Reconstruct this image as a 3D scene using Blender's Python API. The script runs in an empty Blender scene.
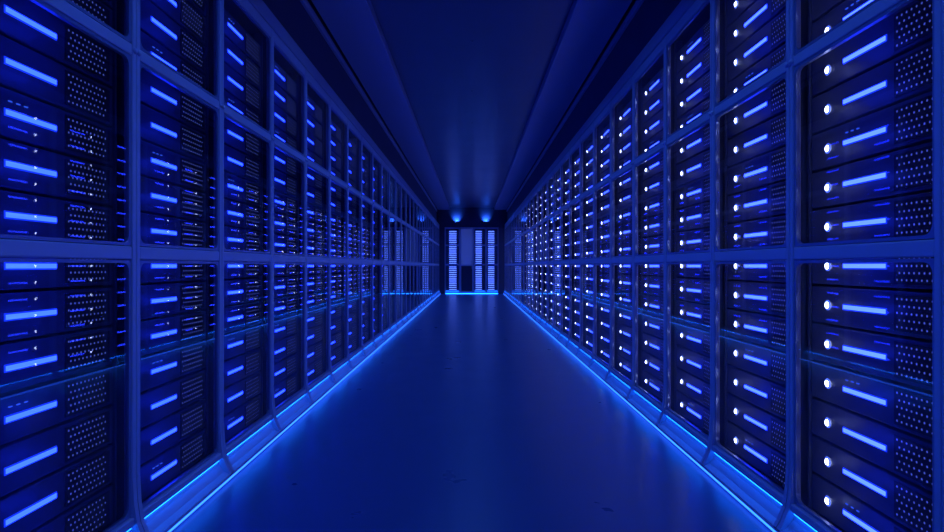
import bpy, bmesh, math
from mathutils import Vector, Matrix
S=bpy.context.scene
S.view_settings.view_transform='Standard'
S.view_settings.look='None'

# ---------------- materials ----------------
def pbr(name,col,rough=.5,metal=0.,emis=None,es=0.,noise=None,bump=None,spec=.5):
    m=bpy.data.materials.new(name); m.use_nodes=True
    nt=m.node_tree; b=nt.nodes['Principled BSDF']
    b.inputs['Base Color'].default_value=(*col,1)
    b.inputs['Roughness'].default_value=rough
    b.inputs['Metallic'].default_value=metal
    b.inputs['Specular IOR Level'].default_value=spec
    if emis:
        b.inputs['Emission Color'].default_value=(*emis,1)
        b.inputs['Emission Strength'].default_value=es
        m.cycles.emission_sampling='NONE'
    if noise:
        tc=nt.nodes.new('ShaderNodeTexCoord'); n=nt.nodes.new('ShaderNodeTexNoise')
        n.inputs['Scale'].default_value=noise[0]; n.inputs['Detail'].default_value=4
        nt.links.new(tc.outputs['Object'],n.inputs['Vector'])
        mr=nt.nodes.new('ShaderNodeMapRange')
        mr.inputs['To Min'].default_value=rough-noise[1]; mr.inputs['To Max'].default_value=rough+noise[1]
        nt.links.new(n.outputs['Fac'],mr.inputs['Value']); nt.links.new(mr.outputs['Result'],b.inputs['Roughness'])
        if bump:
            n2=nt.nodes.new('ShaderNodeTexNoise'); n2.inputs['Scale'].default_value=bump[0]
            nt.links.new(tc.outputs['Object'],n2.inputs['Vector'])
            bp=nt.nodes.new('ShaderNodeBump'); bp.inputs['Strength'].default_value=bump[1]; bp.inputs['Distance'].default_value=.002
            nt.links.new(n2.outputs['Fac'],bp.inputs['Height']); nt.links.new(bp.outputs['Normal'],b.inputs['Normal'])
    return m
def emit(name,rgb,sample=True):
    m=bpy.data.materials.new(name); m.use_nodes=True; nt=m.node_tree
    nt.nodes.clear(); o=nt.nodes.new('ShaderNodeOutputMaterial'); e=nt.nodes.new('ShaderNodeEmission')
    k=max(rgb); e.inputs[0].default_value=(rgb[0]/k,rgb[1]/k,rgb[2]/k,1); e.inputs[1].default_value=k
    nt.links.new(e.outputs[0],o.inputs[0])
    if not sample: m.cycles.emission_sampling='NONE'
    return m
def glass(name,ior=1.65,tint=(.9,.93,1)):
    m=bpy.data.materials.new(name); m.use_nodes=True; nt=m.node_tree
    nt.nodes.clear(); o=nt.nodes.new('ShaderNodeOutputMaterial')
    t=nt.nodes.new('ShaderNodeBsdfTransparent'); t.inputs[0].default_value=(*tint,1)
    g=nt.nodes.new('ShaderNodeBsdfGlossy'); g.inputs['Roughness'].default_value=0.015
    f=nt.nodes.new('ShaderNodeFresnel'); f.inputs[0].default_value=ior
    x=nt.nodes.new('ShaderNodeMixShader')
    nt.links.new(f.outputs[0],x.inputs[0]); nt.links.new(t.outputs[0],x.inputs[1]); nt.links.new(g.outputs[0],x.inputs[2])
    nt.links.new(x.outputs[0],o.inputs[0]); return m

M_frame=pbr('frame_blue_metal',(.46,.50,.66),.36,.15,noise=(6,.08))
M_carc=pbr('carcass_dark',(.05,.06,.10),.5)
M_serv=pbr('server_face',(.10,.12,.20),.46,.2)
M_mesh=pbr('vent_panel',(.035,.04,.07),.5)
M_dot=pbr('vent_dot_glow',(.6,.65,.85),.4,.3,emis=(.16,.24,1),es=.34)  # vent dots with a faint glow added so they read lighter
M_bar=emit('led_bar_blue',(.10,.32,13.0))
M_bar2=emit('led_bar_light_blue',(.22,.50,13.0))
M_barglow=emit('led_bar_glow_blue',(.008,.045,1.3),False)  # bloom around the bars, put in as a dim emissive plate
M_ebar=emit('led_bar_bright',(.30,.60,3.6))
M_dash=emit('led_dash_blue',(.03,.1,.9),False)
M_white=emit('led_white',(9,10,14))
M_ledglow=emit('led_white_glow',(.12,.24,1.8),False)  # glow around the white LEDs, modelled as a dim emissive ring
M_glass=glass('door_glass')
M_door=pbr('door_rim',(.24,.30,.5),.3,.4)
M_strip=emit('floor_led',(.08,.55,4.2))
M_strip2=emit('skirt_fill_and_end_led',(.06,1.5,11.0))  # hidden fill strip added to widen floor halo; also the end floor strip
M_floor=pbr('floor_vinyl',(.042,.095,.22),.29,0,noise=(3,.04),bump=(180,.12))
M_ceil=pbr('ceiling_panel',(.12,.14,.21),.30,0,noise=(2,.05))
M_ceil2=pbr('ceiling_beam',(.34,.38,.52),.34,0)
M_wall=pbr('wall_paint',(.05,.06,.11),.6,0,noise=(3,.05))
M_frost=pbr('frosted_panel_glow',(.45,.5,.7),.4,0,emis=(.12,.2,.6),es=.10)  # upper door panel, slight emission added to lighten it

class MB:
    def __init__(s): s.v=[];s.f=[];s.m=[];s.sm=[]
    def add(s,vs,fs,mat,smooth=False):
        o=len(s.v); s.v+=[tuple(v) for v in vs]
        for f in fs: s.f.append([i+o for i in f]); s.m.append(mat); s.sm.append(smooth)
    def box(s,x0,x1,y0,y1,z0,z1,mat,bev=0):
        if bev:
            bm=bmesh.new(); bmesh.ops.create_cube(bm,size=1)
            for v in bm.verts:
                v.co=Vector(((x0+x1)/2+v.co.x*(x1-x0),(y0+y1)/2+v.co.y*(y1-y0),(z0+z1)/2+v.co.z*(z1-z0)))
            bmesh.ops.bevel(bm,geom=bm.edges[:],offset=bev,segments=2,profile=.5,affect='EDGES')
            bm.verts.ensure_lookup_table(); bm.verts.index_update()
            s.add([v.co[:] for v in bm.verts],[[v.index for v in f.verts] for f in bm.faces],mat)
            bm.free(); return
        vs=[(x,y,z) for x in(x0,x1) for y in(y0,y1) for z in(z0,z1)]
        s.add(vs,[(0,1,3,2),(4,6,7,5),(0,4,5,1),(2,3,7,6),(0,2,6,4),(1,5,7,3)],mat)
    def disc(s,x,y,z,r,n,mat):
        s.add([(x+r*math.cos(2*math.pi*i/n),y,z+r*math.sin(2*math.pi*i/n)) for i in range(n)],[list(range(n))],mat)
    def dome(s,x,y,z,r,mat,n=12,rings=3,depth=1.):
        vs=[(x,y-r*depth,z)]; fs=[]
        for j in range(1,rings+1):
            a=j/rings*math.pi/2
            for i in range(n):
                t=2*math.pi*i/n; vs.append((x+r*math.sin(a)*math.cos(t),y-r*depth*math.cos(a),z+r*math.sin(a)*math.sin(t)))
        for i in range(n): fs.append((0,1+i,1+(i+1)%n))
        for j in range(rings-1):
            for i in range(n):
                a=1+j*n+i;b=1+j*n+(i+1)%n; fs.append((a,a+n,b+n,b))
        s.add(vs,fs,mat,True)
    def ring(s,x0,x1,z0,z1,th,r,y0,y1,mat,seg=4):
        def out(x0,x1,z0,z1,r):
            p=[]
            for cx,cz,a0 in((x1-r,z1-r,0),(x0+r,z1-r,90),(x0+r,z0+r,180),(x1-r,z0+r,270)):
                for i in range(seg+1):
                    a=math.radians(a0+90*i/seg); p.append((cx+r*math.cos(a),cz+r*math.sin(a)))
            return p
        A=out(x0,x1,z0,z1,r*.3); B=out(x0+th,x1-th,z0+th,z1-th,r); n=len(A)
        vs=[(x,y0,z) for x,z in A]+[(x,y0,z) for x,z in B]+[(x,y1,z) for x,z in A]+[(x,y1,z) for x,z in B]
        fs=[]
        for i in range(n):
            j=(i+1)%n
            fs+= [(i,j,n+j,n+i),(2*n+i,3*n+i,3*n+j,2*n+j),(n+i,n+j,3*n+j,3*n+i),(i,2*n+i,2*n+j,j)]
        s.add(vs,fs,mat)
    def prism_x(s,prof,x0,x1,mat):
        n=len(prof); vs=[(x0,y,z) for y,z in prof]+[(x1,y,z) for y,z in prof]
        fs=[list(range(n)),list(range(n,2*n))[::-1]]+[(i,n+i,n+(i+1)%n,(i+1)%n) for i in range(n)]
        s.add(vs,fs,mat)
    def mesh(s,name):
        me=bpy.data.meshes.new(name); me.from_pydata(s.v,[],s.f)
        used=[]
        for m in s.m:
            if m not in used: used.append(m)
        for m in used: me.materials.append(m)
        d={m:i for i,m in enumerate(used)}
        me.polygons.foreach_set('material_index',[d[m] for m in s.m])
        me.polygons.foreach_set('use_smooth',s.sm); me.update(); return me
def obj(name,me,loc=(0,0,0),rz=0):
    o=bpy.data.objects.new(name,me); S.collection.objects.link(o); o.location=loc; o.rotation_euler=(0,0,rz); return o

H=2.39; P=.1345; FY=.042
def rack(name,W,white=False,bar=(.195,.385),mesh=(.425,.645),depth=.72,end=False):
    b=MB(); MBAR=M_bar2 if white else M_bar
    b.box(0,.008,.012,depth,.02,H-.01,M_carc); b.box(W-.008,W,.012,depth,.02,H-.01,M_carc)
    b.box(.008,W-.008,depth-.01,depth,.02,H-.01,M_carc)
    b.box(.008,W-.008,.03,depth-.01,H-.03,H-.01,M_carc)
    b.box(.008,W-.008,.03,depth-.01,.02,.09,M_carc)
    b.box(.036,.046,FY-.006,.08,.1,H-.04,M_serv); b.box(W-.046,W-.036,FY-.006,.08,.1,H-.04,M_serv)
    for k in range(-6,11):
        z=1+k*P
        if z>H-.1: continue
        b.box(.048,W-.048,FY,.6,z-.0635,z+.0635,M_serv,bev=.004)
        bx0,bx1=bar
        if end:
            for dz in(-.034,.034): b.box(bx0,bx1,FY-.004,FY+.001,z+dz-.010,z+dz+.010,M_ebar)
        else:
            b.box(bx0,bx1,FY-.004,FY+.001,z-.0065,z+.0065,MBAR)
            b.box(bx0-.004,bx1+.004,FY-.002,FY+.001,z-.0105,z+.0105,M_barglow)
            if k%3==0:
                for i in range(3): b.box(bx0+.01+i*.028,bx0+.022+i*.028,FY-.003,FY+.001,z+.030,z+.033,M_dash)
        if mesh:
            mx0,mx1=mesh; mx1=min(mx1,W-.055)
            b.box(mx0,mx1,FY-.002,FY+.001,z-.052,z+.052,M_mesh)
            nx=int((mx1-mx0-.02)/.019)
            for r in range(5):
                for c in range(nx):
                    b.disc(mx0+.014+c*.019+(r%2)*.0095,FY-.003,z-.040+r*.020,.0036,6,M_dot)
        if white:
            wx=.15
            b.dome(wx,FY-.002,z,.0115,M_white,14,3,.5)
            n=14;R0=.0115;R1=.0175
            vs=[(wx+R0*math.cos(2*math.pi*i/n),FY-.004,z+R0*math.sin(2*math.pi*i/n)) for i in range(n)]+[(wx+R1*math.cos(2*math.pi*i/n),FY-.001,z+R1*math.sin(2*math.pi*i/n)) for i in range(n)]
            b.add(vs,[(i,(i+1)%n,n+(i+1)%n,n+i) for i in range(n)],M_ledglow)
    for x0,x1 in((.0012,.024),(W-.024,W-.0012)):
        b.box(x0,x1,-.012,.02,.05,H,M_frame,bev=.005)
        prof=[(-.012,.26),(-.016,.18),(-.026,.11),(-.046,.06),(-.060,.036),(.0,.036),(.0,.26)]
        b.prism_x(prof,x0+.001,x1-.001,M_frame)
        b.dome((x0+x1)/2,-.011,1.745,.011,M_frame,12,3,1)
    for z0,z1 in((1.022,1.068),(1.725,1.765),(H-.06,H)):
        b.box(.024,W-.024,-.010,.018,z0,z1,M_frame,bev=.005)
    b.box(.024,W-.024,-.019,.018,.104,.135,M_frame,bev=.005)
    b.box(.035,W-.035,-.014,-.006,.100,.1045,M_strip2)
    b.prism_x([(-.002,.103),(-.010,.075),(-.032,.047),(-.058,.034),(-.058,.028),(.02,.028),(.02,.103)],.024,W-.024,M_frame)
    for z0,z1 in((.137,1.020),(1.070,1.723),(1.767,H-.062)):
        b.ring(.025,W-.025,z0,z1,.010,.03,-.006,.008,M_door)
        q=.006
        b.add([(.025+q,0,z0+q),(W-.025-q,0,z0+q),(W-.025-q,0,z1-q),(.025+q,0,z1-q)],[(0,1,2,3)],M_glass)
    return b.mesh(name)

W=.715; WP=1.18
mL=rack('rack_mesh',W); mR=rack('rack_mesh_white_led',W,True,bar=(.24,.44),mesh=(.475,.655))
yl,yr=2.09,2.21
for k in range(-4,27):
    obj('server_rack',mL,(-WP,yl+k*W,0),math.pi/2)
for k in range(-4,27):
    obj('server_rack',mR,(WP,yr+(k+1)*W,0),-math.pi/2)
YE=21.53
mE1=rack('rack_mesh_end',.54,bar=(.16,.42),mesh=None,depth=.6,end=True)
mE2=rack('rack_mesh_end_b',.44,bar=(.07,.29),mesh=None,depth=.6,end=True)
obj('server_rack',mE1,(-.98,YE,0)); obj('server_rack',mE2,(.06,YE,0)); obj('server_rack',mE2,(.51,YE,0))

def boxes(name,lst):
    b=MB()
    for a in lst: b.box(*a[:6],a[6],bev=a[7] if len(a)>7 else 0)
    return obj(name,b.mesh(name))
Y0=-1.6; Y1=22.3; CZ=3.1
boxes('floor',[(-2.1,2.1,Y0,Y1,-.1,0,M_floor)])
boxes('ceiling',[(-2.1,2.1,Y0,Y1,CZ,CZ+.1,M_ceil)])
boxes('wall_left',[(-2.1,-2.0,Y0,Y1,0,CZ,M_wall)])
boxes('wall_right',[(2.0,2.1,Y0,Y1,0,CZ,M_wall)])
boxes('wall_back',[(-2.0,2.0,Y1-.1,Y1,0,CZ,M_wall),(-1.24,1.24,YE,YE+.1,H+.005,CZ,M_wall),(-1.17,-.985,YE,YE+.1,0,H,M_wall),(.955,1.17,YE,YE+.1,0,H,M_wall)])
boxes('wall_front',[(-2.0,2.0,Y0,Y0+.1,0,CZ,M_wall)])
boxes('trim_1',[(-1.99,-1.26,Y0+.1,YE,H+.01,CZ-.001,M_wall),(-1.3,-1.17,Y0+.1,YE,H+.01,H+.10,M_ceil2,.01),(-1.3,-1.235,Y0+.1,YE,CZ-.16,CZ-.10,M_ceil2,.008)])
boxes('trim_2',[(1.26,1.99,Y0+.1,YE,H+.01,CZ-.001,M_wall),(1.17,1.3,Y0+.1,YE,H+.01,H+.10,M_ceil2,.01),(1.235,1.3,Y0+.1,YE,CZ-.16,CZ-.10,M_ceil2,.008)])
boxes('trim_3',[(-1.22,-.80,Y0+.1,YE,CZ-.09,CZ-.001,M_ceil2,.008)])
boxes('trim_4',[(.80,1.22,Y0+.1,YE,CZ-.09,CZ-.001,M_ceil2,.008)])
for s in(-1,1):
    b=MB(); x0,x1=sorted((s*1.122,s*1.130))
    b.box(x0,x1,Y0+.2,YE-.06,.010,.022,M_strip)
    xa,xb=sorted((s*1.120,s*1.150)); b.box(xa,xb,Y0+.2,YE-.06,.022,.028,M_frame)
    xa,xb=sorted((s*1.130,s*1.150)); b.box(xa,xb,Y0+.2,YE-.06,0,.022,M_frame)
    obj('floor_led_strip',b.mesh('floor_led_strip'))
b=MB(); b.box(-.95,.93,YE-.075,YE-.067,.006,.026,M_strip2); b.box(-.95,.93,YE-.067,YE-.06,0,.028,M_frame)
obj('floor_led_strip',b.mesh('floor_led_strip_end'))
# glass door between end racks
b=MB(); x0,x1=-.435,.055
b.box(x0,x0+.05,YE-.015,YE+.05,0,H,M_frame,.005); b.box(x1-.05,x1,YE-.015,YE+.05,0,H,M_frame,.005)
b.box(x0+.05,x1-.05,YE-.015,YE+.05,H-.06,H,M_frame,.005); b.box(x0+.05,x1-.05,YE-.015,YE+.05,.0,.1,M_frame,.005)
b.box(x0+.05,x1-.05,YE-.015,YE+.05,1.0,1.05,M_frame,.005)
b.box(x0+.05,x1-.05,YE+.02,YE+.03,1.05,H-.06,M_frost); b.box(x0+.05,x1-.05,YE+.02,YE+.03,.1,1.0,M_mesh)
b.box(x1-.08,x1-.065,YE-.06,YE-.045,.9,1.2,M_door,.003); b.box(x1-.078,x1-.067,YE-.046,YE-.014,.92,.94,M_door); b.box(x1-.078,x1-.067,YE-.046,YE-.014,1.16,1.18,M_door)
obj('door_1',b.mesh('door_1'))

# small blue fill spots added along the aisle to raise the ambient level
def lathe(b,prof,mat,n=16):
    vs=[];fs=[]
    for r,z in prof: vs+=[(r*math.cos(2*math.pi*i/n),r*math.sin(2*math.pi*i/n),z) for i in range(n)]
    for j in range(len(prof)-1):
        for i in range(n): fs.append((j*n+i,j*n+(i+1)%n,(j+1)*n+(i+1)%n,(j+1)*n+i))
    b.add(vs,fs,mat,True)
b=MB(); lathe(b,[(.018,-.0005),(.02,-.003),(.012,-.004),(.011,-.001),(.0001,-.002)],M_ceil)
tm=b.mesh('fill_fitting')
def spot(par,loc,energy,ang,rot=(0,0,0),col=(.05,.2,1),r=.02):
    l=bpy.data.lights.new('blue_fill_spot','SPOT'); l.color=col; l.energy=energy; l.spot_size=math.radians(ang); l.spot_blend=.8; l.shadow_soft_size=r
    lo=bpy.data.objects.new('fill_lamp',l); S.collection.objects.link(lo); lo.parent=par; lo.location=loc; lo.rotation_euler=rot
yy=-.8
while yy<21:
    o=obj('ceiling_fill_light',tm,(0,yy,CZ)); spot(o,(0,0,-.025),36,140)
    yy+=1.6
# spots added on the end wall header to make a ceiling glow
b=MB(); lathe(b,[(.0001,-.07),(.03,-.07),(.042,-.04),(.045,.03),(.040,.03),(.036,-.03),(.0001,-.035)],M_wall)
b.box(-.012,.012,.03,.10,-.03,-.01,M_wall)
um=b.mesh('glow_fitting')
for x in(-.55,.50):
    o=obj('wall_glow_light',um,(x,YE-.10,2.55)); spot(o,(0,0,.01),60,110,(math.pi-.9,0,0),(.03,.16,1),.03)

w=bpy.data.worlds.new('World'); S.world=w; w.use_nodes=True
w.node_tree.nodes['Background'].inputs[0].default_value=(.01,.02,.1,1); w.node_tree.nodes['Background'].inputs[1].default_value=.3

c=bpy.data.cameras.new('camera'); c.sensor_width=36; c.lens=600/944*36; c.clip_start=.05
co=bpy.data.objects.new('camera',c); S.collection.objects.link(co); co.location=(0,0,1); co.rotation_euler=(math.pi/2,0,0)
S.camera=co
